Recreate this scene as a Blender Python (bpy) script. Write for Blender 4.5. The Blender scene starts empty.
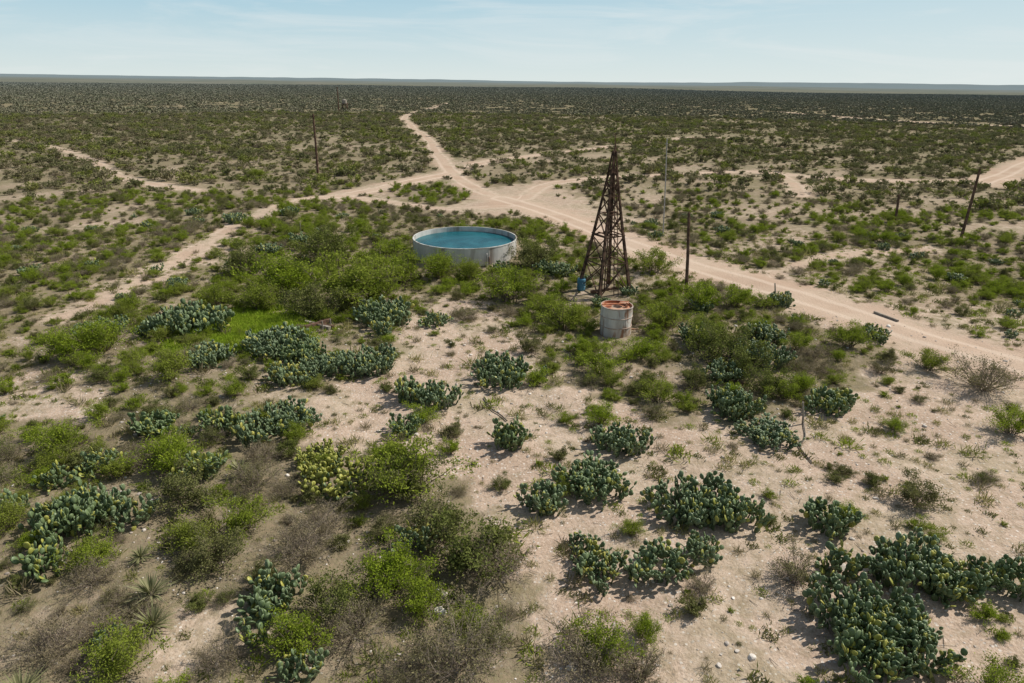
import bpy, math, numpy as np
from mathutils import Vector, Matrix, Euler
R = np.random.default_rng(7)
sc = bpy.context.scene
sc.view_settings.view_transform='Standard'; sc.view_settings.look='None'; sc.view_settings.exposure=0

# ------------------------------------------------------------ camera
CAM_H=15.0; F=24/36*1024
cam_d=bpy.data.cameras.new("camera"); cam=bpy.data.objects.new("camera",cam_d)
sc.collection.objects.link(cam); sc.camera=cam
cam_d.lens=24; cam_d.sensor_width=36; cam_d.clip_end=40000; cam_d.clip_start=0.1
MC=Matrix.Rotation(math.radians(90-20.9),3,'X')@Matrix.Rotation(math.radians(0.78),3,'Z')
M4=MC.to_4x4(); M4.translation=Vector((0,0,CAM_H)); cam.matrix_world=M4
def ray(px,py):
    return MC@Vector(((px-512)/F,-(py-341.5)/F,-1.0))

# ------------------------------------------------------------ terrain functions
def wave(x,y,L,seed):
    r=np.random.default_rng(seed); s=0
    for k in range(7):
        a=r.uniform(0,6.283); ph=r.uniform(0,6.283); f=6.283/L*r.uniform(0.6,1.8)
        s=s+np.sin(f*(x*np.cos(a)+y*np.sin(a))+ph)
    return s/3.0
def sstep(a,b,t):
    t=np.clip((t-a)/(b-a),0,1); return t*t*(3-2*t)
def height(x,y):
    x=np.asarray(x,float); y=np.asarray(y,float)
    d=np.hypot(x,y)
    h=0.07*wave(x,y,7,11)*np.exp(-(d/90)**2)+0.28*wave(x,y,50,12)*np.exp(-(d/500)**2)
    h=h+sstep(300,2500,d)*3.5*wave(x,y,1000,13)
    az=np.degrees(np.arctan2(x,np.maximum(y,1)))
    h=h+sstep(6500,9500,d)*(10+6*wave(x,y,4000,14)+26*sstep(8,22,az))
    return h
def gp(px,py,z=0.0):  # px, py: image pixel coordinates, cast from the camera onto the terrain
    """ground position hit by the camera ray through image pixel px, py, at height z above the terrain"""
    d=ray(px,py); zz=z
    for _ in range(4):
        t=(zz-CAM_H)/d.z
        x,y=d.x*t,d.y*t
        zz=float(height(x,y))+z
    return x,y
def depth_at(x,y,z=0.5):
    return -(MC.inverted()@Vector((x,y,z-CAM_H))).z
def H1(x,y): return float(height(x,y))

# ------------------------------------------------------------ roads
roads_px=[
 (2.8,[(447,103),(428,109),(402,116),(408,123),(428,138),(438,155),(452,175),(482,192),(515,203)]),
 (2.6,[(515,206),(532,192),(548,183),(600,178),(660,175),(735,170),(820,178),(900,181),(960,182),(1080,176)]),
 (5.6,[(500,198),(560,216),(610,236),(680,262),(750,283),(830,306),(920,337),(1010,362),(1120,395)]),
 (1.4,[(515,206),(440,210),(360,196),(290,201),(235,228),(160,268)]),
 (0.1,[(160,268),(120,290),(60,320)]),
 (1.8,[(10,140),(60,148),(100,165),(135,182),(190,190)]),
 (3.6,[(455,172),(400,184),(350,195),(300,200)]),
 (3.0,[(470,166),(520,157),(575,151),(610,146)]),
 (3.0,[(640,142),(700,136),(760,140)]),
 (8.0,[(780,112),(880,120),(960,124),(1060,128)]),
 (6.0,[(1060,150),(1010,172),(980,184)]),
 (0.8,[(760,283),(800,262),(860,252),(930,250)]),
 (1.5,[(800,195),(790,180),(770,172)]),
]
segs=[]
for w,pl in roads_px:
    P=[gp(*p) for p in pl]
    for _ in range(2):
        Q=[P[0]]
        for a,b in zip(P[:-1],P[1:]):
            Q+=[(a[0]*.75+b[0]*.25,a[1]*.75+b[1]*.25),(a[0]*.25+b[0]*.75,a[1]*.25+b[1]*.75)]
        Q.append(P[-1]); P=Q
    for a,b in zip(P[:-1],P[1:]): segs.append((a[0],a[1],b[0],b[1],w))
def road_fields(x,y):
    best=np.full(x.shape,1e9); bd=np.full(x.shape,1e9)
    for ax,ay,bx,by,w in segs:
        dx,dy=bx-ax,by-ay; L=dx*dx+dy*dy+1e-9
        t=np.clip(((x-ax)*dx+(y-ay)*dy)/L,0,1)
        d=np.hypot(x-ax-t*dx,y-ay-t*dy)
        q=d-w/2
        m=q<best; best[m]=q[m]; bd[m]=d[m]
    return best,bd

# ------------------------------------------------------------ vegetation regions
regions=[ # polygon, density, variation, greenness
 ([(-120,350),(0,345),(130,340),(240,365),(250,405),(0,440),(-120,440)],0.95,0.35,0.5),
 ([(-150,430),(0,425),(120,395),(230,395),(300,435),(370,450),(470,485),(520,560),(560,683),(560,760),(-300,760)],1.0,0.14,0.42),
 ([(395,305),(470,300),(530,345),(570,385),(650,425),(800,420),(900,350),(1200,350),(1300,760),(560,760),(540,640),(500,540),(470,490),(390,450),(310,440),(300,400),(350,385),(395,350)],0.05,0.05,0.6),
 ([(395,318),(470,296),(530,345),(540,420),(500,480),(450,450),(310,400),(395,385)],0.0,0.0,0.6),
 ([(110,325),(200,255),(260,215),(330,205),(415,245),(520,215),(590,235),(600,262),(560,330),(490,300),(430,296),(405,330),(300,330),(235,350),(110,345)],0.93,0.22,0.8),
 ([(530,285),(600,292),(640,285),(700,285),(770,296),(870,325),(880,345),(790,360),(795,395),(690,412),(640,410),(560,385),(520,330)],0.92,0.25,0.76),
 ([(615,255),(655,250),(690,275),(650,288),(612,285)],0.5,0.2,0.6),
 ([(-50,378),(50,372),(105,400),(80,425),(0,415),(-60,430)],0.25,0.2,0.4),
 ([(480,190),(545,180),(590,205),(640,238),(560,222),(500,214),(440,212)],0.0,0.0,0.4),
 ([(205,322),(230,312),(285,312),(292,326),(265,342),(205,348)],0.0,0.0,1.0),
 ([(140,280),(210,240),(240,235),(200,262),(150,295)],0.2,0.2,0.5),
 ([(150,610),(225,595),(235,640),(200,670),(160,670)],0.3,0.2,0.5),
]
regw=[(np.array([gp(px,min(py,760)) for px,py in poly]),a,b,c) for poly,a,b,c in regions]
def inside(poly,x,y):
    c=np.zeros(x.shape,bool); n=len(poly); j=n-1
    for i in range(n):
        xi,yi=poly[i]; xj,yj=poly[j]
        k=((yi>y)!=(yj>y))&(x<(xj-xi)*(y-yi)/((yj-yi) if yj!=yi else 1e-9)+xi)
        c^=k; j=i
    return c
def fields(x,y):
    x=np.asarray(x,float); y=np.asarray(y,float)
    dist=np.hypot(x,y)
    d=0.78+0.30*wave(x,y,30,21)+0.25*wave(x,y,9,22)+0.16*(1-sstep(-25,5,x))
    dm=0.80+0.27*wave(x,y,60,23)+0.30*wave(x,y,17,24)+0.08*(1-sstep(-60,20,x))
    d=d+(dm-d)*sstep(90,130,dist)
    g=0.40+0.3*wave(x,y,60,25)
    jx=x+0.9*wave(x,y,4,31)*np.clip(dist/40,0.4,2); jy=y+0.9*wave(x,y,4,32)*np.clip(dist/40,0.4,2)
    for poly,a,b,c in regw:
        m=inside(poly,jx,jy)
        d=np.where(m,a+b*wave(x,y,5,33),d); g=np.where(m,c+0.25*wave(x,y,8,34),g)
    e,rd=road_fields(x,y)
    d=d*sstep(0.0,1.2,e+0.8*wave(x,y,6,35))
    return np.clip(d,0,1),np.clip(g,0,1),e,rd

# ------------------------------------------------------------ material helpers
def new_mat(name):
    m=bpy.data.materials.new(name); m.use_nodes=True
    nt=m.node_tree; nt.nodes.clear()
    o=nt.nodes.new('ShaderNodeOutputMaterial')
    return m,nt,o
class N:
    def __init__(s,nt): s.nt=nt
    def n(s,t,**k):
        nd=s.nt.nodes.new(t)
        for a,b in k.items(): setattr(nd,a,b)
        return nd
    def l(s,a,b): s.nt.links.new(a,b)
    def val(s,sock,v):
        if isinstance(v,bpy.types.NodeSocket): s.l(v,sock)
        else: sock.default_value=v
    def math(s,op,a,b=0.0,clamp=False):
        nd=s.n('ShaderNodeMath',operation=op,use_clamp=clamp); s.val(nd.inputs[0],a); s.val(nd.inputs[1],b); return nd.outputs[0]
    def ramp01(s,v,a,b,c=0.0,d=1.0):
        nd=s.n('ShaderNodeMapRange'); s.val(nd.inputs[0],v)
        nd.inputs[1].default_value=a; nd.inputs[2].default_value=b; nd.inputs[3].default_value=c; nd.inputs[4].default_value=d
        return nd.outputs[0]
    def mix(s,f,a,b,mode='MIX'):
        nd=s.n('ShaderNodeMix',data_type='RGBA',blend_type=mode)
        s.val(nd.inputs[0],f)
        for i,v in ((6,a),(7,b)):
            if isinstance(v,tuple): nd.inputs[i].default_value=(*v,1) if len(v)==3 else v
            else: s.l(v,nd.inputs[i])
        return nd.outputs[2]
    def noise(s,vec,scale,detail=4,rough=0.55,dist=0.0):
        nd=s.n('ShaderNodeTexNoise'); s.l(vec,nd.inputs['Vector'])
        nd.inputs['Scale'].default_value=scale; nd.inputs['Detail'].default_value=detail
        nd.inputs['Roughness'].default_value=rough; nd.inputs['Distortion'].default_value=dist
        return nd.outputs[0]
    def attr(s,name):
        nd=s.n('ShaderNodeAttribute'); nd.attribute_name=name; return nd.outputs['Fac']
    def dist(s):
        g=s.n('ShaderNodeNewGeometry'); v=s.n('ShaderNodeVectorMath',operation='LENGTH'); s.l(g.outputs['Position'],v.inputs[0]); return v.outputs['Value']
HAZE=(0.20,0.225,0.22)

def leaf_mat(name,c1,c2,c3,transl=0.3,gloss=0.0,far=False):
    m,nt,o=new_mat(name); k=N(nt)
    t=k.attr('tone'); oi=k.n('ShaderNodeObjectInfo')
    col=k.mix(t,c1,c2)
    col=k.mix(k.ramp01(oi.outputs['Random'],0.2,1.0,0,0.9),col,c3)
    if far: col=k.mix(k.ramp01(k.dist(),150,1600,0,0.75),col,HAZE)  # air haze painted into the leaf colour, growing with distance from the origin
    if gloss>0 :
        p=k.n('ShaderNodeBsdfPrincipled'); k.l(col,p.inputs['Base Color']); p.inputs['Roughness'].default_value=0.42
        p.inputs['Specular IOR Level'].default_value=0.2+gloss
    else:
        p=k.n('ShaderNodeBsdfDiffuse'); k.l(col,p.inputs[0])
    if transl>0:
        tr=k.n('ShaderNodeBsdfTranslucent'); k.l(k.mix(0.3,col,(0.24,0.30,0.03)),tr.inputs[0])
        mx=k.n('ShaderNodeMixShader'); mx.inputs[0].default_value=transl
        k.l(p.outputs[0],mx.inputs[1]); k.l(tr.outputs[0],mx.inputs[2]); k.l(mx.outputs[0],o.inputs[0])
    else: k.l(p.outputs[0],o.inputs[0])
    return m
M_MESQ=leaf_mat('mesquite_leaf',(0.14,0.20,0.016),(0.34,0.42,0.045),(0.23,0.26,0.05),0.36)
M_CREO=leaf_mat('creosote_leaf',(0.10,0.12,0.032),(0.21,0.225,0.07),(0.18,0.165,0.08),0.25)
M_GREY=leaf_mat('dry_leaf',(0.19,0.155,0.095),(0.29,0.245,0.155),(0.19,0.18,0.08),0.2)
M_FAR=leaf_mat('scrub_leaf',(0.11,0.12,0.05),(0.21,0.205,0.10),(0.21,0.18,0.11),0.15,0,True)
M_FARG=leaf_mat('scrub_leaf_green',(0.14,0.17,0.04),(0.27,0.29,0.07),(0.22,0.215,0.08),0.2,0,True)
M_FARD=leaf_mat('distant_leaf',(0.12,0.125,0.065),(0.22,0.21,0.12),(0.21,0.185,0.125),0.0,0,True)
M_GRASS=leaf_mat('grass_blade',(0.23,0.21,0.07),(0.40,0.35,0.17),(0.17,0.20,0.05),0.3)
M_CACT=leaf_mat('cactus_pad',(0.065,0.10,0.042),(0.17,0.22,0.11),(0.11,0.155,0.058),0.0,0.2)
M_CACTY=leaf_mat('cactus_pad_young',(0.20,0.23,0.05),(0.42,0.38,0.09),(0.28,0.29,0.06),0.0,0.1)
M_YUC=leaf_mat('yucca_leaf',(0.14,0.15,0.07),(0.32,0.30,0.17),(0.20,0.20,0.09),0.1)
def bark(name,c1,c2,sc_=6):
    m,nt,o=new_mat(name); k=N(nt); tc=k.n('ShaderNodeTexCoord')
    f=k.noise(tc.outputs['Object'],sc_,2)
    p=k.n('ShaderNodeBsdfDiffuse'); k.l(k.mix(k.ramp01(f,.35,.65),c1,c2),p.inputs[0])
    k.l(p.outputs[0],o.inputs[0]); return m
M_TWIG=bark('twig_bark',(0.13,0.10,0.07),(0.24,0.20,0.15))
M_DRYTWIG=bark('dry_twig',(0.17,0.135,0.105),(0.31,0.255,0.205))
M_TIMBER=bark('weathered_timber',(0.045,0.032,0.025),(0.17,0.105,0.075),3)
M_POLE=bark('pole_wood',(0.08,0.05,0.037),(0.17,0.11,0.08),3)
M_GWOOD=bark('grey_wood',(0.22,0.19,0.16),(0.36,0.32,0.27),5)

# ------------------------------------------------------------ mesh helpers
def make_mesh(name,V,Fc,mats=(),mi=None,tone=None,smooth=False):
    me=bpy.data.meshes.new(name)
    V=np.asarray(V,float)
    me.from_pydata(V.tolist(),[],[list(map(int,f)) for f in Fc])
    for m in mats: me.materials.append(m)
    if mi is not None: me.polygons.foreach_set('material_index',np.asarray(mi,np.int32))
    if tone is not None:
        a=me.attributes.new('tone','FLOAT','FACE'); a.data.foreach_set('value',np.asarray(tone,np.float32))
    if smooth: me.polygons.foreach_set('use_smooth',np.ones(len(me.polygons),bool))
    me.update(); return me
def nrm(v): return v/(np.linalg.norm(v,axis=-1,keepdims=True)+1e-9)
def tubes(P0,P1,r0,r1,n=3):
    P0=np.asarray(P0,float);P1=np.asarray(P1,float); m=len(P0)
    a=nrm(P1-P0); ref=np.where(np.abs(a[:,2:3])<0.9,[[0,0,1.]],[[1.,0,0]])
    u=nrm(np.cross(a,ref)); v=np.cross(a,u)
    V=[];r0=np.broadcast_to(r0,(m,));r1=np.broadcast_to(r1,(m,))
    for P,r in((P0,r0),(P1,r1)):
        for i in range(n):
            t=6.2832*i/n; V.append(P+(u*np.cos(t)+v*np.sin(t))*r[:,None])
    V=np.stack(V,1).reshape(-1,3)
    Fq=[]
    b=np.arange(m)*2*n
    for i in range(n):
        j=(i+1)%n; Fq.append(np.stack([b+i,b+j,b+n+j,b+n+i],1))
    return V,np.concatenate(Fq)
def leaves(C,A,l,w,rg):
    A=nrm(A); B=nrm(np.cross(A,rg.normal(size=A.shape)))
    l=l[:,None]; w=w[:,None]
    V=np.stack([C-A*l,C+B*w-A*l*0.1,C+A*l,C-B*w-A*l*0.1],1).reshape(-1,3)
    F_=np.arange(len(C)*4).reshape(-1,4); return V,F_
W={};HT={}
def bush(name,seed,Rr,Hh,nst,nleaf,ls,lw,mleaf,mtwig,nsub=6,spread=0.10,twr=0.012,rmin=0.02):
    rg=np.random.default_rng(seed)
    S0=[];S1=[];r0=[];r1=[]; pts=[];outs=[]
    lobes=rg.uniform(0,6.28,3)
    for i in range(nst):
        az=rg.uniform(0,6.283); base=np.array([math.cos(az),math.sin(az),0])*rg.uniform(0,0.22)*Rr; az+=rg.normal()*0.4
        rho=math.sqrt(rg.uniform(rmin,1)); ln=rg.uniform(0.6,1.08)*(1+0.18*math.sin(2*az+lobes[0])+0.14*math.sin(3*az+lobes[1]))
        tip=np.array([math.cos(az)*rho*Rr*ln,math.sin(az)*rho*Rr*ln,Hh*ln*math.sqrt(max(0.12,1-(rho*0.9)**2))])
        mid=(base+tip)*0.5+np.array([-math.cos(az)*0.06*Rr,-math.sin(az)*0.06*Rr,0.08*Hh])+rg.normal(size=3)*0.05*Rr
        T=np.linspace(0,1,6)[:,None]
        pl=(1-T)**2*base+2*T*(1-T)*mid+T*T*tip+rg.normal(size=(6,3))*0.02*Rr*T
        pl[:,2]=np.maximum(pl[:,2],0)
        rr=twr*np.linspace(1.6,0.5,6)
        for a in range(5): S0.append(pl[a]);S1.append(pl[a+1]);r0.append(rr[a]);r1.append(rr[a+1])
        nsb=max(1,int(nsub*rg.uniform(0.6,1.4)))
        for j in range(nsb):
            t=rg.uniform(0.3,1.0); q=t*5; a=min(int(q),4); p=pl[a]+(pl[a+1]-pl[a])*(q-a)
            dr=nrm((tip-base)/np.linalg.norm(tip-base)+rg.normal(size=3)*0.75+np.array([0,0,0.25])); L=Rr*rg.uniform(0.15,0.38)
            e=p+dr*L+np.array([0,0,-0.02]); e[2]=max(e[2],0.03)
            m2=(p+e)/2+rg.normal(size=3)*0.03*Rr
            S0+= [p,m2];S1+=[m2,e];r0+=[twr*.5,twr*.4];r1+=[twr*.4,twr*.2]
            pts+=[p*0.4+m2*0.6,m2,(m2+e)/2,e]; outs+=[dr]*4
            for _ in range(2):
                d3=nrm(dr+rg.normal(size=3)*0.8); e3=m2+d3*L*0.5; e3[2]=max(e3[2],0.03)
                S0.append(m2);S1.append(e3);r0.append(twr*.3);r1.append(twr*.15); pts.append(e3);outs.append(d3)
    V,Fq=tubes(S0,S1,np.array(r0),np.array(r1))
    pts=np.array(pts);outs=np.array(outs)
    wgt=np.clip(0.65+0.6*wave(pts[:,0]*1.0+pts[:,2],pts[:,1]+pts[:,2]*0.7,Rr*0.9,seed+5),0.08,None)*(0.4+pts[:,2]/Hh); wgt/=wgt.sum()
    ix=rg.choice(len(pts),nleaf,p=wgt)
    C=pts[ix]+rg.normal(size=(nleaf,3))*spread*Rr; C[:,2]=np.abs(C[:,2])+0.02
    A=outs[ix]*0.8+rg.normal(size=(nleaf,3))*0.8+np.array([0,0,0.3])
    sz=rg.uniform(0.6,1.3,nleaf)
    LV,LF=leaves(C,A,ls*sz,lw*sz,rg)
    tone=np.concatenate([np.zeros(len(Fq)),np.clip(rg.normal(0.45,0.22,nleaf)+0.25*wave(C[:,0],C[:,1]+C[:,2],Rr*0.6,seed),0,1)])
    mi=np.concatenate([np.ones(len(Fq)),np.zeros(nleaf)])
    me=make_mesh(name,np.concatenate([V,LV]),np.concatenate([Fq,LF+len(V)]),(mleaf,mtwig),mi,tone)
    W[me.name]=2*np.percentile(np.hypot(C[:,0],C[:,1]),93)
    HT[me.name]=np.percentile(C[:,2],95)
    return me
def pad_template(n=8):
    t=np.arange(n)*6.2832/n; v=0.5+0.5*np.sin(t); u=0.5*np.cos(t)*(0.78+0.25*v)
    rim=np.stack([u,v,0*u],1); V=[rim]
    for s in(1,-1):
        V.append(np.stack([u*0.72,0.5+(v-0.5)*0.72,0*u+s*0.5],1))
    V.append([[0,0.5,0.62],[0,0.5,-0.62]]); V=np.concatenate(V)
    Fc=[]
    for i in range(n):
        j=(i+1)%n
        Fc+=[(i,j,n+j,n+i),(j,i,2*n+i,2*n+j),(n+i,n+j,3*n,3*n),(2*n+j,2*n+i,3*n+1,3*n+1)]
    return V,Fc
PT,PF=pad_template()
def cactus(name,seed,Rr,roots,cap,maxl,yellow=0.04,size=0.24):
    rg=np.random.default_rng(seed); pads=[]
    q=[]
    for i in range(roots):
        az=rg.uniform(0,6.283); rho=math.sqrt(rg.uniform(0,1))*Rr*(0.85+0.15*math.sin(2*az+seed)+0.08*math.sin(3*az)); b=np.array([math.cos(az)*rho,math.sin(az)*rho,-0.03])
        up=nrm(np.array([math.cos(az)*rho/Rr*0.4,math.sin(az)*rho/Rr*0.4,1])+rg.normal(size=3)*np.array([.22,.22,0]))
        na=rg.uniform(0,6.283)
        ml=max(1,int(round(maxl*math.sqrt(max(0,1-(rho/Rr*0.85)**2))+rg.uniform(-.6,.6))))
        q.append((b,up,np.array([math.cos(na),math.sin(na),0]),size*rg.uniform(0.85,1.2),0,ml))
    rg.shuffle(q)
    while q and len(pads)<cap:
        b,up,nm,s,l,ml=q.pop(0)
        nm=nrm(nm-up*np.dot(nm,up)); side=np.cross(up,nm); pads.append((b,up,nm,side,s,l))
        if l<ml:
            for _ in range(rg.choice([1,2,2,3]) if l<2 else rg.choice([1,1,2])):
                a=rg.uniform(-1.0,1.0)
                at=b+up*s*0.5+(up*math.cos(a)*0.49+side*math.sin(a)*0.42)*s
                nu=nrm(up*math.cos(a)+side*math.sin(a)*0.8+rg.normal(size=3)*0.2+np.array([0,0,0.35]))
                ra=rg.uniform(-1.2,1.2); nn=nm*math.cos(ra)+np.cross(nu,nm)*math.sin(ra)
                if at[2]<0.02: continue
                q.append((at,nu,nn,s*rg.uniform(0.82,1.02),l+1,ml))
    V=[];Fc=[];tn=[];mi=[]
    for b,up,nm,side,s,l in pads:
        wdt=s*rg.uniform(0.75,0.95); o=len(V)*len(PT)
        V.append(b+PT[:,0:1]*side*wdt+PT[:,1:2]*up*s+PT[:,2:3]*nm*0.035)
        tv=np.clip(rg.normal(0.25+0.14*l,0.25),0,1); y=1 if rg.random()<yellow*(0.5+l) else 0
        for f in PF: Fc.append([o+i for i in dict.fromkeys(f)]); tn.append(tv); mi.append(y)
    V=np.concatenate(V)
    me=make_mesh(name,V,Fc,(M_CACT,M_CACTY),mi,tn,smooth=True)
    W[name]=2*np.percentile(np.hypot(V[:,0],V[:,1]),95); HT[name]=np.percentile(V[:,2],97)
    return me
def yucca(name,seed,n=90,L=0.7):
    rg=np.random.default_rng(seed); V=[];Fc=[];tn=[]
    for i in range(n):
        az=rg.uniform(0,6.283); el=math.asin(rg.uniform(-0.05,1)); d=np.array([math.cos(az)*math.cos(el),math.sin(az)*math.cos(el),math.sin(el)])
        s=np.array([-math.sin(az),math.cos(az),0]); l=L*rg.uniform(.7,1.1); o=len(V)
        b=np.array([0,0,0.18]); m=b+d*l*0.5; t=b+d*l-np.array([0,0,0.06*math.cos(el)])
        V+=[b-s*.012,b+s*.012,m+s*.02,m-s*.02,t]; Fc+=[(o,o+1,o+2,o+3),(o+3,o+2,o+4)]; v=rg.uniform(0,1); tn+=[v,v]
    W[name]=L*1.9; HT[name]=L
    return make_mesh(name,V,Fc,(M_YUC,),None,tn)
def tuft(name,seed,n,L,wd,mat,spreadR=0.12):
    rg=np.random.default_rng(seed)
    az=rg.uniform(0,6.283,n); el=rg.uniform(0.35,1.45,n)
    d=np.stack([np.cos(az)*np.cos(el),np.sin(az)*np.cos(el),np.sin(el)],1); l=L*rg.uniform(.4,1.1,n)
    b=rg.normal(size=(n,3))*spreadR; b[:,2]=0
    V,Fq=leaves(b+d*l[:,None]*.5,d,l*.5,np.full(n,wd),rg)
    return make_mesh(name,V,Fq,(mat,),None,rg.uniform(0,1,n))

mesq=[bush(f'mesquite_{i}',100+i,r,h,28,n,0.037,0.016,M_MESQ,M_TWIG,8,0.065,0.011) for i,(r,h,n) in enumerate([(1.0,1.35,5400),(1.25,1.5,6900),(0.8,1.15,3900),(1.1,1.2,5000)])]
creo=[bush(f'creosote_{i}',200+i,r,h,26,n,0.034,0.018,M_CREO,M_TWIG,8,0.065,0.010) for i,(r,h,n) in enumerate([(0.85,0.95,4200),(1.1,1.15,5200),(0.6,0.7,2500)])]
grey=[bush(f'dry_bush_{i}',300+i,r,h,42,n,0.028,0.012,mm,M_DRYTWIG,11,0.05,0.008) for i,(r,h,n,mm) in enumerate([(0.9,0.95,2600,M_GREY),(1.2,1.1,3600,M_GREY),(1.0,1.0,3400,M_CREO)])]
far_b=[bush(f'scrub_{i}',400+i,r,h,12,n,0.11,0.07,M_FAR,M_TWIG,3,0.09,0.02) for i,(r,h,n) in enumerate([(1.0,1.0,300),(1.3,1.15,380),(0.8,0.7,240),(1.1,1.3,320)])]
far_b.append(bush('scrub_g',410,1.1,1.3,12,360,0.10,0.065,M_FARG,M_TWIG,3,0.09,0.02))
far_b.append(bush('scrub_h',411,1.0,0.9,16,240,0.08,0.05,M_GREY,M_DRYTWIG,5,0.08,0.02))
cact=[cactus('cactus_a',1,0.85,34,360,4),cactus('cactus_b',2,0.95,38,430,4,.08),cactus('cactus_c',3,1.25,66,740,4),cactus('cactus_d',4,1.45,80,900,4,0.03),
      cactus('cactus_e',5,0.5,14,120,3),cactus('cactus_f',6,0.6,18,170,3,.08),cactus('cactus_g',17,0.75,32,300,4),cactus('cactus_h',18,1.15,58,620,4)]
cact_y=cactus('cactus_yellow',8,1.15,46,480,4,0.3)
yucs=[yucca('yucca_a',1),yucca('yucca_b',2,70,0.55)]
tufts=[tuft('tuft_a',1,60,0.30,0.010,M_GRASS),tuft('tuft_b',2,50,0.22,0.012,M_MESQ,0.10),tuft('tuft_c',3,50,0.35,0.009,M_GREY,0.08),tuft('tuft_d',4,60,0.16,0.016,M_CREO,0.12)]
def clump(name,seed):
    rg=np.random.default_rng(seed); V=[];Fc=[];tn=[];o=0
    for k in range(7):
        c=np.array([rg.uniform(-3.1,3.1),rg.uniform(-3.1,3.1),0]); r=rg.choice([.4,.55,.75,1.0,1.35]); n=int(9+13*r)
        P=rg.normal(size=(n,3)); P=nrm(P)*rg.uniform(.5,1,(n,1))*np.array([r,r*rg.uniform(.7,1.2),r*rg.uniform(.55,.9)]); P[:,2]=np.abs(P[:,2])
        v,f=leaves(P+c,rg.normal(size=(n,3)),rg.uniform(.3,.55,n),rg.uniform(.18,.36,n),rg)
        V.append(v);Fc.append(f+o);o+=len(v);tn.append(np.full(n,rg.uniform(0,1))+rg.normal(size=n)*.15)
    return make_mesh(name,np.concatenate(V),np.concatenate(Fc),(M_FARD,),None,np.clip(np.concatenate(tn),0,1))
clumps=[clump(f'clump_{i}',500+i) for i in range(6)]
def stone_mat():
    m,nt,o=new_mat('limestone'); k=N(nt); oi=k.n('ShaderNodeObjectInfo')
    c=k.mix(oi.outputs['Random'],(0.33,0.275,0.23),(0.76,0.70,0.63))
    p=k.n('ShaderNodeBsdfDiffuse'); k.l(c,p.inputs[0]); k.l(p.outputs[0],o.inputs[0]); return m
M_STONE=stone_mat()
import bmesh
def stone(name,seed):
    rg=np.random.default_rng(seed); bm=bmesh.new(); bmesh.ops.create_icosphere(bm,subdivisions=2,radius=0.5)
    P=nrm(rg.normal(size=(9,3)))
    for v in bm.verts:
        c=np.array(v.co)
        for p in P:
            dd=np.dot(c,p)-0.34
            if dd>0: c=c-p*dd*0.9
        v.co=Vector(c*np.array([1,.8,.55]))
    me=bpy.data.meshes.new(name); bm.to_mesh(me); bm.free(); me.materials.append(M_STONE); return me
stones=[stone(f'stone_{i}',i) for i in range(5)]

def src_coll(name,meshes):
    c=bpy.data.collections.new(name+'_parts')
    for i,me in enumerate(meshes):
        c.objects.link(bpy.data.objects.new(f'{name}_variant_{i:02d}',me))
    return c
def scatter(name,pts,rot,scl,idx,meshes):
    coll=src_coll(name,meshes)
    me=bpy.data.meshes.new(name); me.vertices.add(len(pts)); me.vertices.foreach_set('co',np.asarray(pts,np.float32).ravel())
    a=me.attributes.new('scl','FLOAT_VECTOR','POINT'); a.data.foreach_set('vector',np.asarray(scl,np.float32).ravel())
    a=me.attributes.new('rot','FLOAT_VECTOR','POINT'); a.data.foreach_set('vector',np.asarray(rot,np.float32).ravel())
    a=me.attributes.new('vidx','INT','POINT'); a.data.foreach_set('value',np.asarray(idx,np.int32))
    ob=bpy.data.objects.new(name,me); sc.collection.objects.link(ob)
    ng=bpy.data.node_groups.new(name,'GeometryNodeTree')
    ng.interface.new_socket('Geometry',in_out='INPUT',socket_type='NodeSocketGeometry'); ng.interface.new_socket('Geometry',in_out='OUTPUT',socket_type='NodeSocketGeometry')
    k=N(ng); gi=k.n('NodeGroupInput'); go=k.n('NodeGroupOutput'); ip=k.n('GeometryNodeInstanceOnPoints'); ci=k.n('GeometryNodeCollectionInfo')
    ci.inputs['Collection'].default_value=coll; ci.inputs['Separate Children'].default_value=True; ci.inputs['Reset Children'].default_value=True
    def na(n_,t):
        q=k.n('GeometryNodeInputNamedAttribute',data_type=t); q.inputs['Name'].default_value=n_; return q.outputs[0]
    e=k.n('FunctionNodeEulerToRotation'); k.l(na('rot','FLOAT_VECTOR'),e.inputs[0])
    k.l(gi.outputs[0],ip.inputs['Points']); k.l(ci.outputs[0],ip.inputs['Instance']); ip.inputs['Pick Instance'].default_value=True
    k.l(na('vidx','INT'),ip.inputs['Instance Index']); k.l(e.outputs[0],ip.inputs['Rotation']); k.l(na('scl','FLOAT_VECTOR'),ip.inputs['Scale'])
    k.l(ip.outputs[0],go.inputs[0])
    md=ob.modifiers.new('instances','NODES'); md.node_group=ng
    print(name,len(pts))
    return ob
def grid_pts(spacing,dmin,dmax,half=50,jit=0.48):
    n=int(dmax/spacing)+1
    gx,gy=np.meshgrid(np.arange(-n,n+1)*spacing,np.arange(0,n+1)*spacing)
    x=gx.ravel(); y=gy.ravel(); x=x+R.uniform(-jit,jit,x.size)*spacing; y=y+R.uniform(-jit,jit,y.size)*spacing
    d=np.hypot(x,y); az=np.degrees(np.abs(np.arctan2(x,y+6)))
    m=(d>=dmin)&(d<dmax)&(az<half); return x[m],y[m]

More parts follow.
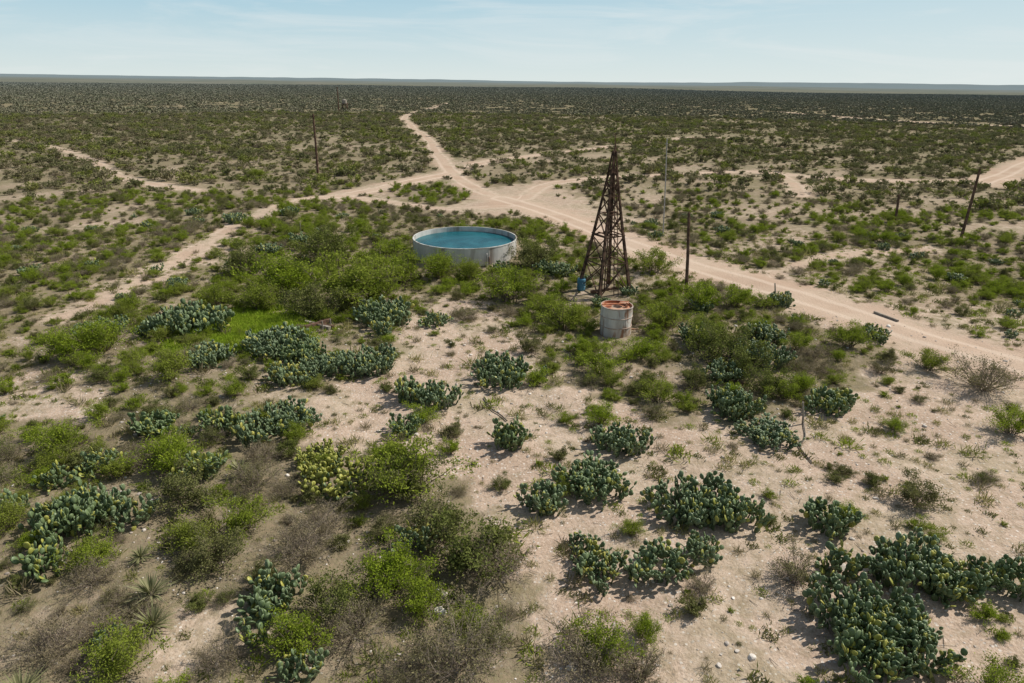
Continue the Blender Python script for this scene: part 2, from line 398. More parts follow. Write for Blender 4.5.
# ------------------------------------------------------------ placed plants
blocked=[]
def place(name,me,px,py,w,zs=1.0,block=True):
    x,y=gp(px,py,0.45)
    for _ in range(2):
        wm=w*depth_at(x,y)/F; s=wm/W[me.name]; x,y=gp(px,py,0.42*HT[me.name]*s*zs)
    ob=bpy.data.objects.new(name,me); sc.collection.objects.link(ob)
    ob.location=(x,y,H1(x,y)-0.03); ob.scale=(s*R.uniform(.94,1.08),s*R.uniform(.94,1.08),s*zs*R.uniform(.92,1.08)); ob.rotation_euler=(0,0,R.uniform(0,6.28))
    if block: blocked.append((x,y,wm*0.5))
    return ob
def pick(lst,px,py,w):
    x,y=gp(px,py); wm=w*depth_at(x,y)/F
    d=sorted(lst,key=lambda m:abs(W[m.name]-wm)+R.uniform(0,.35)); return d[0]
cacti=[(190,322,68),(160,328,40),(103,328,44),(210,356,44),(275,343,60),(303,352,45),(382,314,58),(436,320,26),(370,362,56),(325,366,52),(290,376,40),
(500,372,56),(434,396,48),(404,392,34),(283,420,62),(222,424,44),(245,437,36),(512,436,38),(403,426,34),(622,441,54),(593,482,66),(540,500,46),(695,502,76),(735,514,60),
(735,404,50),(832,404,44),(768,434,52),(597,566,56),(655,562,64),(700,553,36),(582,541,28),(830,522,50),(912,566,84),(950,578,66),(865,612,92),(905,640,84),(870,655,76),(1012,578,60),(845,565,46),
(72,516,74),(105,505,40),(42,560,48),(132,513,42),(278,592,58),(258,622,54),(300,668,46),(236,219,24),(300,240,20),(760,356,54),(722,372,40),(876,334,30),(8,505,34),(60,478,34),
(415,540,44),(765,335,40),(695,335,36),(540,375,18),(290,212,16),(270,250,26),(560,270,30),(545,268,24),(780,300,26),(705,545,30),(110,640,40),(385,330,26),(100,462,40),(150,425,44),(200,470,44)]
for px,py,w in cacti:
    place('prickly_pear_cactus',pick(cact,px,py,w),px,py,w*1.05,0.85 if py in(434,) else R.uniform(1.0,1.2))
place('prickly_pear_cactus',cact_y,340,478,80,0.9); place('prickly_pear_cactus',cact_y,322,455,50,0.9)
for px,py,w in [(150,590,52),(152,622,48),(240,470,34),(205,500,30),(140,555,30),(20,690,60)]: place('yucca_plant',yucs[0 if w>40 else 1],px,py,w)
bushes=[('m',345,285,90),('m',285,285,70),('c',325,250,60),('m',375,262,54),('m',405,272,50),('m',440,268,44),('m',470,272,34),('m',510,288,62),('c',535,255,46),('m',565,318,54),('m',548,308,44),('m',600,362,54),('m',610,380,36),
('c',310,305,56),('m',260,300,46),('m',375,292,50),('c',245,262,46),('m',395,248,34),
('c',530,345,30),('m',655,264,44),('m',660,394,44),('m',640,350,40),('m',668,318,50),('m',700,300,46),('c',720,345,60),('c',745,365,50),('m',735,300,40),('m',700,338,46),('c',770,385,44),('m',850,338,40),('g',985,378,70),('g',880,368,26),
('m',800,345,34),('g',812,355,30),('m',1014,425,50),('m',930,362,40),('c',920,495,46),('g',795,572,54),('g',588,655,90),('m',600,640,60),('g',640,670,60),('m',410,470,100),('c',400,480,70),('c',475,545,90),('g',495,565,80),('c',435,525,70),
('m',390,575,74),('g',350,625,90),('g',460,650,110),('c',330,600,66),('m',170,462,60),('m',60,445,60),('g',255,478,60),('c',185,490,60),('m',100,340,60),('m',65,350,50),('m',170,368,50),('m',450,448,24),('c',560,455,20),('g',465,315,30),
('m',785,393,36),('m',215,298,36),('m',961,242,16),('m',257,174,20),('c',695,607,26),('m',1000,690,70),('c',215,555,60),('g',90,575,60),('m',190,540,54),('g',300,545,74),('g',320,520,60),('m',120,660,74),('g',50,640,80),('m',240,520,60),('m',420,600,60),('m',300,640,60)]
for t,px,py,w in bushes:
    lst={'m':mesq,'c':creo,'g':grey}[t]; nm={'m':'mesquite_bush','c':'creosote_bush','g':'dry_brush_shrub'}[t]
    place(nm,pick(lst,px,py,w),px,py,w,0.82 if py>250 else .7,block=py>330)

# ------------------------------------------------------------ landmark positions
tank=gp(465,236.5,1.5); tower=gp(604,291); rust=gp(615,333)
lm=[(tank[0],tank[1],5.5),(tower[0],tower[1],1.6),(rust[0],rust[1],1.6)]
def blk(x,y,f=0.75,ext=0.3):
    m=np.ones(x.shape,bool)
    for bx,by,r in blocked: m&=np.hypot(x-bx,y-by)>r*f+ext
    for bx,by,r in lm: m&=np.hypot(x-bx,y-by)>r
    return m
def sight(x,y,h):
    m=np.ones(x.shape,bool)
    m&=~((np.abs(x-rust[0]*y/rust[1])<1.2)&(y<rust[1])&(y>rust[1]-4.0))
    m&=~((np.abs(x-tower[0]*y/tower[1])<1.9)&(y<tower[1])&(y>tower[1]-2.6))
    return m
x,y=grid_pts(1.2,5,105)
d,g,e,rd=fields(x,y); m=(R.random(x.size)<d**1.3*0.92)&blk(x,y,.62,.2)&sight(x,y,1)&(e>0.3); x,y,d,g=x[m],y[m],d[m],g[m]
n=x.size; u=R.random(n)
allv=mesq+creo+grey; nm_,nc,ngy=len(mesq),len(creo),len(grey)
pg=g; idx=np.where(u<pg*0.85,R.integers(0,nm_,n),np.where(u<0.34+pg*0.62,nm_+R.integers(0,nc,n),nm_+nc+R.integers(0,ngy,n)))
s=R.uniform(0.30,1.0,n)*np.where(d>.6,0.98,0.70)*(0.8+0.2*g)
s*=np.where((y<36)&(x<3),1.05,1)
ft=(np.hypot(x-tank[0],y-tank[1])<10)&(y<tank[1]); s=np.where(ft,np.minimum(s,.66),s)
scatter('near_brush',np.stack([x,y,height(x,y)-0.03],1),np.stack([0*x,0*x,R.uniform(0,6.28,n)],1),np.stack([s*R.uniform(.85,1.15,n),s*R.uniform(.85,1.15,n),s*R.uniform(.6,.95,n)],1),idx,allv)
x,y=grid_pts(5.0,8,90); d,g,e,rd=fields(x,y); m=(R.random(x.size)<.35)&(d>.35)&blk(x,y,1,.3); x,y=x[m],y[m]; n=x.size; s=R.uniform(.5,1.0,n)
scatter('prickly_pear_patch',np.stack([x,y,height(x,y)-0.03],1),np.stack([0*x,0*x,R.uniform(0,6.28,n)],1),np.stack([s,s,s*.95],1),R.integers(0,4,n),[cact[0],cact[4],cact[5],cact[6]])
x,y=grid_pts(1.85,105,340)
d,g,e,rd=fields(x,y); m=(R.random(x.size)<d*0.97)&(e>0.4); x,y,d,g=x[m],y[m],d[m],g[m]; n=x.size
u=R.random(n); idx=np.where(u<0.12+0.3*g,4,np.where(u>0.82,5,R.integers(0,4,n))); s=(R.gamma(2.4,.26,n)*(0.75+0.4*d)+.12).clip(.15,1.7)
scatter('desert_scrub',np.stack([x,y,height(x,y)-.03],1),np.stack([0*x,0*x,R.uniform(0,6.28,n)],1),np.stack([s,s,s*R.uniform(.5,.9,n)],1),idx,far_b)
x,y=grid_pts(6.2,335,1700,45)
d,g,e,rd=fields(x,y); pt=wave(x,y,220,81)*.22+wave(x,y,70,82)*.18+wave(x,y,25,83)*.15
m=(R.random(x.size)<np.clip(0.80+pt,.15,1))&(e>1.0); x,y=x[m],y[m]; n=x.size; s=R.uniform(.6,1.3,n)*(1+np.hypot(x,y)/4500)
scatter('distant_scrub',np.stack([x,y,height(x,y)-.05],1),np.stack([0*x,0*x,R.uniform(0,6.28,n)],1),np.stack([s,s,s*.85],1),R.integers(0,6,n),clumps)
x,y=grid_pts(0.5,6,80)
d,g,e,rd=fields(x,y); nz=wave(x,y,3.5,61)*0.5+wave(x,y,11,62)*.4
pr=np.where(d<0.15,0.32+0.28*nz,0.5+0.2*nz)*sstep(-1.2,0.8,e)
m=(R.random(x.size)<pr)&blk(x,y,.9,0); x,y,d,g=x[m],y[m],d[m],g[m]; n=x.size; s=R.gamma(3,0.26,n)+0.2
scatter('grass_tufts',np.stack([x,y,height(x,y)-.01],1),np.stack([0*x,0*x,R.uniform(0,6.28,n)],1),np.stack([s,s,s*.9],1),R.integers(0,4,n),tufts)
x,y=grid_pts(1.3,6,80); d,g,e,rd=fields(x,y); m=(R.random(x.size)<0.32)&(d<0.3)&(e>0.3)&blk(x,y,1,0.1)&sight(x,y,1); x,y=x[m],y[m]; n=x.size; s=R.gamma(2.2,.13,n)+.06; s=s.clip(0,.8)
scatter('low_weeds',np.stack([x,y,height(x,y)-.02],1),np.stack([0*x,0*x,R.uniform(0,6.28,n)],1),np.stack([s*1.2,s*1.2,s*.8],1),R.integers(0,len(allv),n),allv)
gx0,gy0=gp(245,327,0.1)
n=2600; x=gx0+R.normal(size=n)*2.0; y=gy0+R.normal(size=n)*2.2; s=R.uniform(.5,1.6,n)
mk=wave(x,y,2.2,91)>-.5; x,y,s=x[mk],y[mk],s[mk]; n=len(x)
lushm=leaf_mat('lush_grass',(0.20,0.32,0.02),(0.36,0.48,0.05),(0.32,0.38,0.05),0.35)
scatter('lush_grass',np.stack([x,y,height(x,y)-.01],1),np.stack([0*x,0*x,R.uniform(0,6.28,n)],1),np.stack([s,s,s],1),R.integers(0,2,n),[tuft('lush_a',11,60,.28,.016,lushm,.14),tuft('lush_b',12,60,.2,.016,lushm,.14)])
x,y=grid_pts(0.30,6,50,50,.5); d,g,e,rd=fields(x,y); nz=wave(x,y,4,71)*.5+wave(x,y,13,72)*.5
m=(R.random(x.size)<np.clip(0.40+0.5*nz,0.06,1)); x,y=x[m],y[m]; n=x.size; s=np.clip(0.046*np.exp(R.normal(0,.68,n)),.02,.45)
scatter('loose_stones',np.stack([x,y,height(x,y)+s*.05],1),np.stack([R.normal(0,.2,n),R.normal(0,.2,n),R.uniform(0,6.28,n)],1),np.stack([s,s,s],1),R.integers(0,5,n),stones)
S0=[];S1=[]
for i in range(420):
    r_=R.uniform(14,50); a=R.uniform(-.75,.75); p=np.array([math.sin(a)*r_,math.cos(a)*r_,0]); p[2]=H1(p[0],p[1])+.02
    t=R.uniform(0,6.28); L=R.uniform(.15,.6); q=p+np.array([math.cos(t)*L,math.sin(t)*L,R.uniform(0,.08)]); S0.append(p);S1.append(q)
V,Fq=tubes(S0,S1,.012,.006); ob=bpy.data.objects.new('fallen_twigs',make_mesh('fallen_twigs',V,Fq,(M_DRYTWIG,))); sc.collection.objects.link(ob)

# ------------------------------------------------------------ ground
a=45.0
tx=np.linspace(-math.asinh(13000/a),math.asinh(13000/a),760); X=a*np.sinh(tx)
ty=np.linspace(math.asinh((-160-32)/a),math.asinh(13000/a),540); Y=32+a*np.sinh(ty)
GX,GY=np.meshgrid(X,Y); gx=GX.ravel(); gy=GY.ravel(); gz=height(gx,gy)
d,g,e,rd=fields(gx,gy)
nx,ny=len(X),len(Y)
ii=(np.arange(ny-1)[:,None]*nx+np.arange(nx-1)[None,:]).ravel()
FQ=np.stack([ii,ii+1,ii+nx+1,ii+nx],1).astype(np.int32)
me=bpy.data.meshes.new('ground'); me.vertices.add(len(gx)); me.vertices.foreach_set('co',np.stack([gx,gy,gz],1).astype(np.float32).ravel())
me.loops.add(FQ.size); me.loops.foreach_set('vertex_index',FQ.ravel()); me.polygons.add(len(FQ))
me.polygons.foreach_set('loop_start',np.arange(0,FQ.size,4,dtype=np.int32))
me.update(calc_edges=True); me.polygons.foreach_set('use_smooth',np.ones(len(FQ),bool))
for nme,arr in(('veg',d),('edge',np.clip(e,-20,20)),('rdist',np.clip(rd,0,50)),('green',np.exp(-((gx-gx0)**2+(gy-gy0)**2)/(2*2.3**2)))):
    at=me.attributes.new(nme,'FLOAT','POINT'); at.data.foreach_set('value',arr.astype(np.float32))
ground=bpy.data.objects.new('ground',me); sc.collection.objects.link(ground)
m,nt,o=new_mat('desert_soil'); k=N(nt)
geo=k.n('ShaderNodeNewGeometry'); pos=geo.outputs['Position']
n1=k.noise(pos,0.22,3); n2=k.noise(pos,1.6,4,.6); n3=k.noise(pos,11,2,.65); n4=k.noise(pos,0.03,3,.6)
sand=k.mix(k.ramp01(n1,.35,.65),(0.43,0.315,0.235),(0.55,0.43,0.335))
sand=k.mix(k.ramp01(n2,.42,.68,0,.6),sand,(0.34,0.25,0.185))
sand=k.mix(k.ramp01(n3,.5,.72,0,.5),sand,(0.63,0.54,0.45))
sand=k.mix(k.ramp01(n3,.30,.44,.5,0),sand,(0.22,0.165,0.12))
vo=k.n('ShaderNodeTexVoronoi'); vo.inputs['Scale'].default_value=6.5; k.l(pos,vo.inputs['Vector'])
sepv=k.n('ShaderNodeSeparateColor'); k.l(vo.outputs['Color'],sepv.inputs[0])
peb=k.math('MULTIPLY',k.ramp01(vo.outputs['Distance'],.24,.32,1,0),k.ramp01(sepv.outputs[0],.4,.5,0,.85))
sand=k.mix(peb,sand,k.mix(sepv.outputs[1],(0.27,0.22,0.18),(0.76,0.70,0.63)))
litter=k.mix(k.ramp01(n2,.4,.62),(0.145,0.12,0.075),(0.28,0.215,0.145)); litter=k.mix(k.ramp01(n3,.4,.6,0,.5),litter,(0.12,0.125,0.05))
vf=k.ramp01(k.math('ADD',k.attr('veg'),k.math('MULTIPLY',k.math('SUBTRACT',n2,.5),1.7)),.2,.95,0,.88)
col=k.mix(vf,sand,litter)
col=k.mix(k.ramp01(k.math('ADD',n1,k.math('MULTIPLY',n2,.5)),.70,.9,0,.4),col,(0.22,0.19,0.10))
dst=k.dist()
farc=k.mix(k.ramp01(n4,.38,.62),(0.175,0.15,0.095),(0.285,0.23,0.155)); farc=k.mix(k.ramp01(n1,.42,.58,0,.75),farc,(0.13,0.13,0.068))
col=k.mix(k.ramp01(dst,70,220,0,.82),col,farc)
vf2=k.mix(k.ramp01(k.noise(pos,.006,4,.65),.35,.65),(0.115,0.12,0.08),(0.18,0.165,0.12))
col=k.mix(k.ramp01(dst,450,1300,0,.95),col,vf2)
rn=k.math('ADD',k.attr('edge'),k.math('MULTIPLY',k.math('SUBTRACT',n2,.5),4.0)); rn=k.math('ADD',rn,k.math('MULTIPLY',k.math('SUBTRACT',n1,.5),5.0))
rmask=k.ramp01(rn,1.6,-.8,0,.88)
roadc=k.mix(k.ramp01(n1,.35,.65),(0.45,0.325,0.24),(0.54,0.415,0.32)); roadc=k.mix(k.ramp01(n3,.45,.7,0,.35),roadc,(0.36,0.26,0.19))
rut=k.ramp01(k.math('ABSOLUTE',k.math('SUBTRACT',k.math('ABSOLUTE',k.math('SUBTRACT',k.attr('rdist'),.2)),.9)),.15,.45,.6,0)
roadc=k.mix(rut,roadc,(0.63,0.505,0.40))
col=k.mix(rmask,col,roadc)
col=k.mix(k.ramp01(k.math('ADD',k.attr('green'),k.math('MULTIPLY',k.math('SUBTRACT',n2,.5),1.6)),.35,.9,0,.7),col,(0.16,0.22,0.04))
col=k.mix(k.ramp01(dst,900,6000,0,.8),col,(0.17,0.22,0.245))  # bluish distance haze painted into the far soil colour
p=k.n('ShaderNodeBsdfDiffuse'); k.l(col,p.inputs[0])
b=k.n('ShaderNodeBump'); b.inputs['Strength'].default_value=.9; b.inputs['Distance'].default_value=.08
bn=k.noise(pos,5,4,.7)
k.l(bn,b.inputs['Height']); k.l(b.outputs[0],p.inputs['Normal']); k.l(p.outputs[0],o.inputs[0])
me.materials.append(m)

# ------------------------------------------------------------ built things
def lathe(profile,n,mi=None):
    V=[];Fc=[];MI=[]
    for r,z in profile:
        for i in range(n):
            t=6.283185*i/n; V.append((r*math.cos(t),r*math.sin(t),z))
    for j in range(len(profile)-1):
        for i in range(n):
            q=(i+1)%n; Fc.append((j*n+i,j*n+q,(j+1)*n+q,(j+1)*n+i)); MI.append(0 if mi is None else mi[j])
    return np.array(V),Fc,MI
class Build:
    def __init__(s): s.V=[];s.F=[];s.M=[]
    def add(s,V,Fc,mi=0):
        o=len(s.V); s.V+= [tuple(v) for v in V]; s.F+=[[int(i)+o for i in f] for f in Fc]; s.M+= list(mi) if hasattr(mi,'__len__') else [mi]*len(Fc)
    def beam(s,p0,p1,w,t=None,mi=0,w1=None):
        p0=np.array(p0,float);p1=np.array(p1,float); t=t or w; a_=nrm(p1-p0); ref=np.array([0,0,1.]) if abs(a_[2])<.9 else np.array([1.,0,0])
        u=nrm(np.cross(a_,ref)); v=np.cross(a_,u); k1=(w1 or w)/w
        V=[p0+u*w/2*i+v*t/2*j for i,j in((-1,-1),(1,-1),(1,1),(-1,1))]+[p1+(u*w/2*i+v*t/2*j)*k1 for i,j in((-1,-1),(1,-1),(1,1),(-1,1))]
        s.add(V,[(0,1,2,3),(7,6,5,4),(0,4,5,1),(1,5,6,2),(2,6,7,3),(3,7,4,0)],mi)
    def tube(s,p0,p1,r0,r1=None,n=10,mi=0,cap=True):
        V,Fq=tubes([p0],[p1],r0,r1 if r1 is not None else r0,n); s.add(V,Fq,mi)
        if cap: s.add(V,[list(range(n))[::-1],list(range(n,2*n))],mi)
    def obj(s,name,mats,loc=(0,0,0),rot=0,parent=None,smooth=False):
        ob=bpy.data.objects.new(name,make_mesh(name,s.V,s.F,mats,s.M,None,smooth)); sc.collection.objects.link(ob); ob.location=loc; ob.rotation_euler=(0,0,rot)
        if parent: ob.parent=parent
        return ob
def emp(name,loc,rot=0):
    e_=bpy.data.objects.new(name,None); sc.collection.objects.link(e_); e_.location=loc; e_.rotation_euler=(0,0,rot); return e_
def surf(name,c1,c2,rough,scale,metal=0,c3=None,f3=(.5,.6),stretch=(1,1,1)):
    m,nt,o=new_mat(name); k=N(nt); tc=k.n('ShaderNodeTexCoord'); mp=k.n('ShaderNodeMapping'); mp.inputs['Scale'].default_value=stretch; k.l(tc.outputs['Object'],mp.inputs[0])
    f=k.noise(mp.outputs[0],scale,5,.6); c=k.mix(k.ramp01(f,.38,.62),c1,c2)
    if c3: c=k.mix(k.ramp01(k.noise(mp.outputs[0],scale*.5,5,.6,1.0),*f3),c,c3)
    p=k.n('ShaderNodeBsdfPrincipled'); k.l(c,p.inputs['Base Color']); p.inputs['Roughness'].default_value=rough; p.inputs['Metallic'].default_value=metal
    k.l(p.outputs[0],o.inputs[0]); return m
M_TANK=surf('tank_wall',(0.46,0.45,0.42),(0.60,0.58,0.54),.8,1.2,0,(0.27,0.23,0.19),(.51,.66),(1,1,.25))
M_RIM=surf('tank_rim',(0.52,0.50,0.46),(0.68,0.66,0.62),.7,2,0,(0.33,0.27,0.21),(.5,.65))
M_RUST=surf('rusty_steel',(0.44,0.40,0.36),(0.60,0.56,0.50),.75,1.6,0,(0.28,0.15,0.09),(.53,.62),(1.3,1.3,.4))
M_ORANGE=surf('rust_orange',(0.42,0.13,0.045),(0.24,0.08,0.04),.85,2.2,0,(0.50,0.32,0.21),(.47,.58))
M_BAND=surf('rusty_band',(0.33,0.21,0.15),(0.46,0.39,0.33),.8,3)
M_BLUE=surf('blue_plastic',(0.05,0.17,0.25),(0.07,0.22,0.31),.5,2)
M_GALV=surf('galvanized_pipe',(0.30,0.28,0.26),(0.42,0.40,0.38),.5,5,.3)
tx_,ty_=tank; tz=H1(tx_,ty_)-0.1
T=emp('water_storage_tank',(tx_,ty_,tz))
r=4.74
B=Build(); V,Fc,MI=lathe([(r,0),(r,1.50),(r+.03,1.50),(r+.03,1.57),(r-.06,1.57),(r-.06,0.6),(0.01,0.6)],96,mi=[0,1,1,1,0,0]); B.add(V,Fc,MI)
for i in range(10):
    t=6.283*i/10+.2; c,s_=math.cos(t),math.sin(t); B.beam(((r+.005)*c,(r+.005)*s_,.02),((r+.005)*c,(r+.005)*s_,1.49),.06,.03,0)
B.obj('wall',(M_TANK,M_RIM),parent=T)
mw,nt,o=new_mat('tank_water'); k=N(nt); tc=k.n('ShaderNodeTexCoord')
cw=k.mix(k.ramp01(k.noise(tc.outputs['Object'],.35,4,.6,.6),.4,.62),(0.006,0.07,0.09),(0.018,0.12,0.145))
p=k.n('ShaderNodeBsdfPrincipled'); k.l(cw,p.inputs['Base Color']); p.inputs['Roughness'].default_value=.15; p.inputs['IOR'].default_value=1.33; p.inputs['Specular IOR Level'].default_value=.10
b=k.n('ShaderNodeBump'); b.inputs['Strength'].default_value=.35; b.inputs['Distance'].default_value=.05; k.l(k.noise(tc.outputs['Object'],4,3),b.inputs['Height']); k.l(b.outputs[0],p.inputs['Normal']); k.l(p.outputs[0],o.inputs[0])
B=Build(); V,Fc,MI=lathe([(r-.063,1.12),(2.5,1.12),(.02,1.12)],96); B.add(V,[f[::-1] for f in Fc]); B.obj('water',(mw,),parent=T)
B=Build(); B.tube((2.2,-4.9,0.1),(2.2,-4.9,1.1),.06); B.tube((2.2,-4.9,1.1),(2.2,-4.6,1.1),.06); B.beam((2.4,-4.35,.2),(2.4,-4.35,.75),.6,.06,1); B.obj('inlet_pipe',(M_GALV,M_TIMBER),parent=T)

# windmill tower (old timber frame, slightly out of plumb, wheel gone)
wx,wy=tower; T=emp('windmill_tower',(wx,wy,H1(wx,wy)-.05),math.radians(28)); T.rotation_euler=(math.radians(.4),math.radians(.5),math.radians(28))
Hh=10.5; hb=1.42; ht=0.08
def cor(z,i):
    h=ht+(hb-ht)*(1-z/Hh)**1.15; sx,sy=((-1,-1),(1,-1),(1,1),(-1,1))[i%4]; return np.array([sx*h,sy*h,z])
B=Build(); zz=np.linspace(0,Hh,7)
for i in range(4):
    for j in range(6): B.beam(cor(zz[j],i),cor(zz[j+1],i),.22-.022*j,None,0,.22-.022*(j+1))
B.obj('legs',(M_TIMBER,),parent=T)
B=Build(); lv=[0,2.4,4.4,6.0,7.3,8.4,9.4]; rj=np.random.default_rng(3)
for j,z in enumerate(lv):
    for i in range(4):
        jz=np.array([0,0,rj.normal()*.05])
        if z>0: B.beam(cor(z,i)*[1.04,1.04,1]+jz,cor(z,i+1)*[1.04,1.04,1]-jz,.13,.06)
        if j<len(lv)-1 :
            z2=lv[j+1]; B.beam(cor(z+.05,i),cor(z2-.05,i+1)+jz,.085,.05)
            if not (j in(1,4) and i==2): B.beam(cor(z+.05,i+1)*[1.04,1.04,1],cor(z2-.05,i)*[1.04,1.04,1]-jz,.085,.05)
B.obj('braces',(M_TIMBER,),parent=T)
B=Build()
for q in np.linspace(-.4,.4,4): B.beam((q,-.5,8.0),(q,.45+rj.uniform(-.1,.15),8.02),.14,.05)
for q in np.linspace(-.8,.8,4): B.beam((q*1.05,-.9,4.48),(q*1.05,.9,4.48),.14,.05)
B.beam((-.6,0,6.1),(.6,0,6.1),.25,.05)
B.obj('platforms',(M_TIMBER,),parent=T)
B=Build(); B.tube((0,0,0),(0,0,10.6),.055,.04,mi=1); B.tube((0,0,9.6),(.05,0,10.9),.11,.05,mi=1); B.tube((.05,0,10.85),(-.04,.05,11.7),.045,.025,mi=1); B.beam((-.18,0,10.6),(.2,0,10.7),.06,.06); B.beam((0,-.2,10.2),(0,.2,10.2),.12,.1)
B.tube((.25,.1,0),(.25,.1,4.5),.05,mi=1)
B.obj('pump_rod',(M_TIMBER,M_POLE),parent=T)
B=Build()
for sgn in(-.2,.2): B.beam(cor(.1,0)*.5+cor(.1,1)*.5+[sgn,-.15,0],cor(9.3,0)*.5+cor(9.3,1)*.5+[sgn*.5,-.12,0],.05,.04)
for z in np.arange(.5,9.2,.5):
    c=cor(z,0)*.5+cor(z,1)*.5+[0,-.12,0]; B.beam(c-[.2,0,0],c+[.2,0,0],.035,.03)
B.obj('ladder',(M_TIMBER,),parent=T)
B=Build(); B.beam((-.5,-.2,0),(-.5,-.2,.8),.25,.2); B.beam((-1.2,0,.12),(1.2,0,.12),.2,.2); B.obj('pump_base',(M_TIMBER,),parent=T)

bx,by=gp(581,290); B=Build(); V,Fc,MI=lathe([(.01,0),(.29,0),(.32,.06),(.32,.3),(.34,.32),(.32,.34),(.32,.6),(.34,.62),(.32,.64),(.32,.86),(.28,.93),(.24,.93),(.22,.90),(.01,.9)],24); B.add(V,Fc,MI)
B.tube((.12,0,.9),(.12,0,.96),.04); B.obj('plastic_drum',(M_BLUE,),(bx,by,H1(bx,by)))
rx,ry=rust; T=emp('rusty_steel_tank',(rx,ry,H1(rx,ry)-.03),.4); T.scale=(1,1,.9)
B=Build(); prof=[(.97,0),(1.0,.04)]
mi=[0]
for j in range(3):
    z0=.04+j*.70; prof+=[(1.0,z0+.64),(1.03,z0+.66),(1.03,z0+.69),(1.0,z0+.70)]; mi+=[0,1,1,1]
prof=prof[:-1]; mi=mi[:-1]
prof+=[(1.03,2.16),(.97,2.16),(.95,1.98),(.35,2.03),(.34,1.85),(.02,1.8)]; mi+=[0,1,2,2,1,1]
V,Fc,MI=lathe(prof,40,mi=mi)
V=V+np.stack([0.02*np.sin(V[:,1]*5+V[:,2]*3),0.02*np.sin(V[:,0]*4+V[:,2]*4),0*V[:,2]],1)
B.add(V,Fc,MI)
B.obj('shell',(M_RUST,M_BAND,M_ORANGE),parent=T)
B=Build(); B.tube((.5,-.3,1.95),(.55,-.35,2.35),.09,.09,mi=0); B.beam((-.9,.3,2.18),(.8,-.1,2.2),.12,.06); B.tube((1.02,-.3,.3),(1.5,-.5,.3),.05); B.beam((.5,.5,2.1),(.9,.1,2.22),.4,.04)
B.obj('lid_fittings',(M_ORANGE,),parent=T)

def pole(name,pb,pt,r,mat=M_POLE,arm=None):
    x,y=gp(*pb); z=H1(x,y); d_=ray(*pt); t=y/d_.y; top=np.array([d_.x*t,y,CAM_H+d_.z*t])
    base=np.array([x,y,z-.2]); B=Build(); mid=(base+top)/2+np.array([.03,0,0])
    B.tube(base,mid,r,r*.88,10); B.tube(mid,top,r*.88,r*.72,10)
    ax=np.array([1,.15,0])
    if arm=='bar': B.beam(top-[0,0,.35]-ax*.5,top-[0,0,.35]+ax*.5,.1,.1); [B.tube(top-[0,0,.3]+ax*q,top-[0,0,.1]+ax*q,.04,.03,6) for q in(-.42,.42)]
    if arm=='pin': B.tube(top,top+[0,0,.14],.05,.035,6); B.beam(top-[.14,0,.4],top+[.14,0,-.36],.08,.06)
    B.obj(name,(mat,))
pole('utility_pole',(686,297),(689,213),.13,arm='pin')
pole('utility_pole',(961,238),(980,169),.16,arm='pin')
pole('utility_pole',(895,222),(899,195),.16,arm='pin')
pole('utility_pole',(318,174),(313,114),.20,arm='bar')
pole('utility_pole',(339,112),(337,87),.28,arm='bar')
pole('metal_mast',(663,236),(667,140),.07,M_GALV,'pin')
pole('fence_post',(803,424),(803,402),.05,M_GWOOD)
pole('fence_post',(775,300),(775,283),.06,M_GWOOD)
for q in [(300,232),(322,330),(330,328)]: pole('fence_post',q,(q[0],q[1]-9),.06,M_GWOOD)
fx,fy=gp(345,110); B=Build(); zf=H1(fx,fy)
for i,j in((-1,-1),(1,-1),(1,1),(-1,1)): B.beam((i*1.4,j*1.4,0),(i*1.1,j*1.1,3.0),.25)
for z in(1.0,2.0): 
    for i in range(4):
        cs=[(-1,-1),(1,-1),(1,1),(-1,1)]; a1,b1=cs[i],cs[(i+1)%4]; B.beam((a1[0]*1.3,a1[1]*1.3,z),(b1[0]*1.3,b1[1]*1.3,z+.9),.15)
B.beam((0,0,3.0),(0,0,3.2),3); V,Fc,MI=lathe([(1.2,3.22),(1.2,4.8),(1.1,4.9),(.1,5.3)],20); B.add(V,Fc,1)
B.obj('elevated_water_tank',(M_TIMBER,M_GWOOD),(fx,fy,zf))
def hose(name,pl,r,mat):
    P=[]
    for px,py in pl: x,y=gp(px,py); P.append((x,y))
    for _ in range(3):
        Q=[P[0]]
        for a_,b_ in zip(P[:-1],P[1:]): Q+=[(a_[0]*.75+b_[0]*.25,a_[1]*.75+b_[1]*.25),(a_[0]*.25+b_[0]*.75,a_[1]*.25+b_[1]*.75)]
        Q.append(P[-1]); P=Q
    B=Build()
    for a_,b_ in zip(P[:-1],P[1:]): B.tube((a_[0],a_[1],H1(*a_)+r+.03),(b_[0],b_[1],H1(*b_)+r+.03),r,n=8,cap=False)
    B.obj(name,(mat,))
M_HOSE=surf('black_hose',(0.05,0.045,0.04),(0.10,0.09,0.08),.8,3)
hose('water_hose',[(484,398),(490,410),(500,415),(507,422)],.03,M_HOSE)
hose('water_hose',[(797,445),(805,456),(812,464)],.03,M_HOSE)
hose('water_hose',[(803,424),(806,440),(798,446)],.025,M_HOSE)
hose('steel_pipe',[(690,378),(722,381),(748,386)],.08,M_POLE)
def log(name,p0,p1,w,mat):
    a_=gp(*p0);b_=gp(*p1); B=Build(); B.beam((a_[0],a_[1],H1(*a_)+w*.6),(b_[0],b_[1],H1(*b_)+w*.6),w); B.obj(name,(mat,))
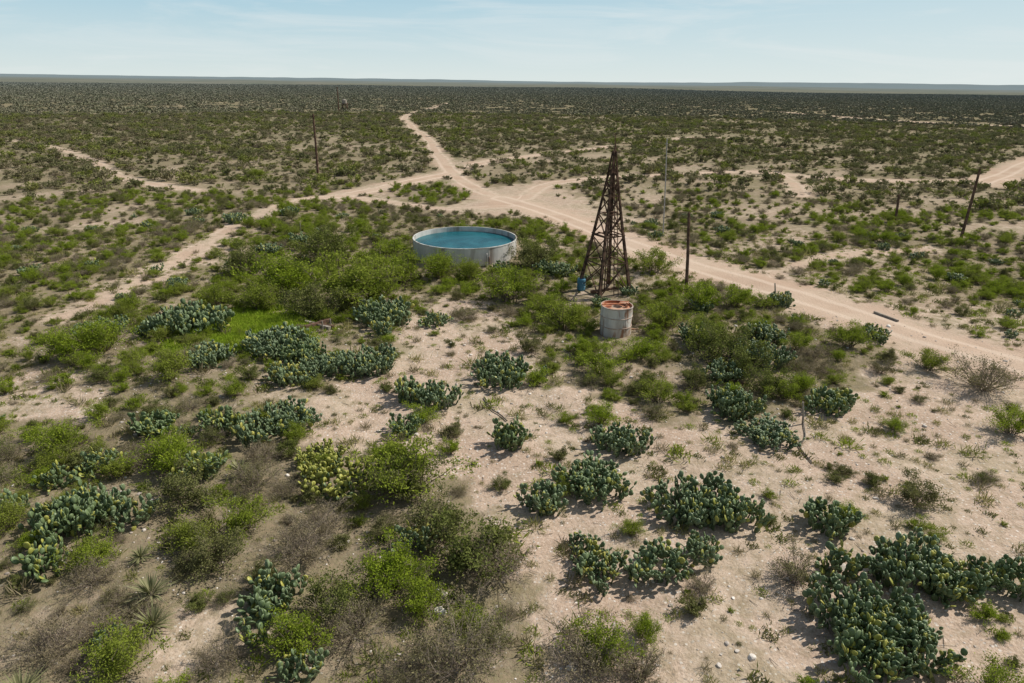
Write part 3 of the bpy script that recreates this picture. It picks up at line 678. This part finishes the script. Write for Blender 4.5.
log('timber_beam',(874,313),(898,322),.13,M_GWOOD); log('timber_beam',(305,330),(332,322),.25,M_TIMBER); log('timber_beam',(300,322),(330,330),.2,M_GWOOD); log('timber_beam',(310,326),(334,329),.22,M_POLE)

# ------------------------------------------------------------ light
AZ,EL=66,46
sv=Vector((math.sin(math.radians(AZ))*math.cos(math.radians(EL)),math.cos(math.radians(AZ))*math.cos(math.radians(EL)),math.sin(math.radians(EL))))
sd=bpy.data.lights.new('sun','SUN'); sd.energy=5.0; sd.angle=math.radians(.5); sd.color=(1,.95,.87)
so=bpy.data.objects.new('sun',sd); sc.collection.objects.link(so); so.rotation_euler=sv.to_track_quat('Z','Y').to_euler(); so.location=(0,0,60)
w=bpy.data.worlds.new('World'); sc.world=w; w.use_nodes=True; nt=w.node_tree; nt.nodes.clear(); k=N(nt)
o=k.n('ShaderNodeOutputWorld'); bg=k.n('ShaderNodeBackground'); sky=k.n('ShaderNodeTexSky',sky_type='NISHITA'); sky.sun_disc=False
sky.sun_elevation=math.radians(EL); sky.sun_rotation=math.radians(AZ); sky.air_density=1.0; sky.dust_density=0.3; sky.ozone_density=2.0; sky.altitude=300
tc=k.n('ShaderNodeTexCoord'); sep=k.n('ShaderNodeSeparateXYZ'); k.l(tc.outputs['Generated'],sep.inputs[0])
hz=k.mix(k.ramp01(sep.outputs[2],0.0,.12),(10.6,11.9,11.8),(5.2,8.9,11.0))
c=k.mix(k.ramp01(sep.outputs[2],.09,.28,.92,.05),sky.outputs[0],hz)
c=k.mix(k.ramp01(sep.outputs[0],-.3,.9,0,.55),c,(11.2,12.2,12.0))
mp=k.n('ShaderNodeMapping'); mp.inputs['Scale'].default_value=(1,1,9); k.l(tc.outputs['Generated'],mp.inputs[0])
cn=k.noise(mp.outputs[0],2.4,6,.62,1.2)
c=k.mix(k.ramp01(cn,.47,.72,0,.45),c,(12.0,12.4,12.3))
k.l(c,bg.inputs[0]); bg.inputs[1].default_value=.068; k.l(bg.outputs[0],o.inputs[0])
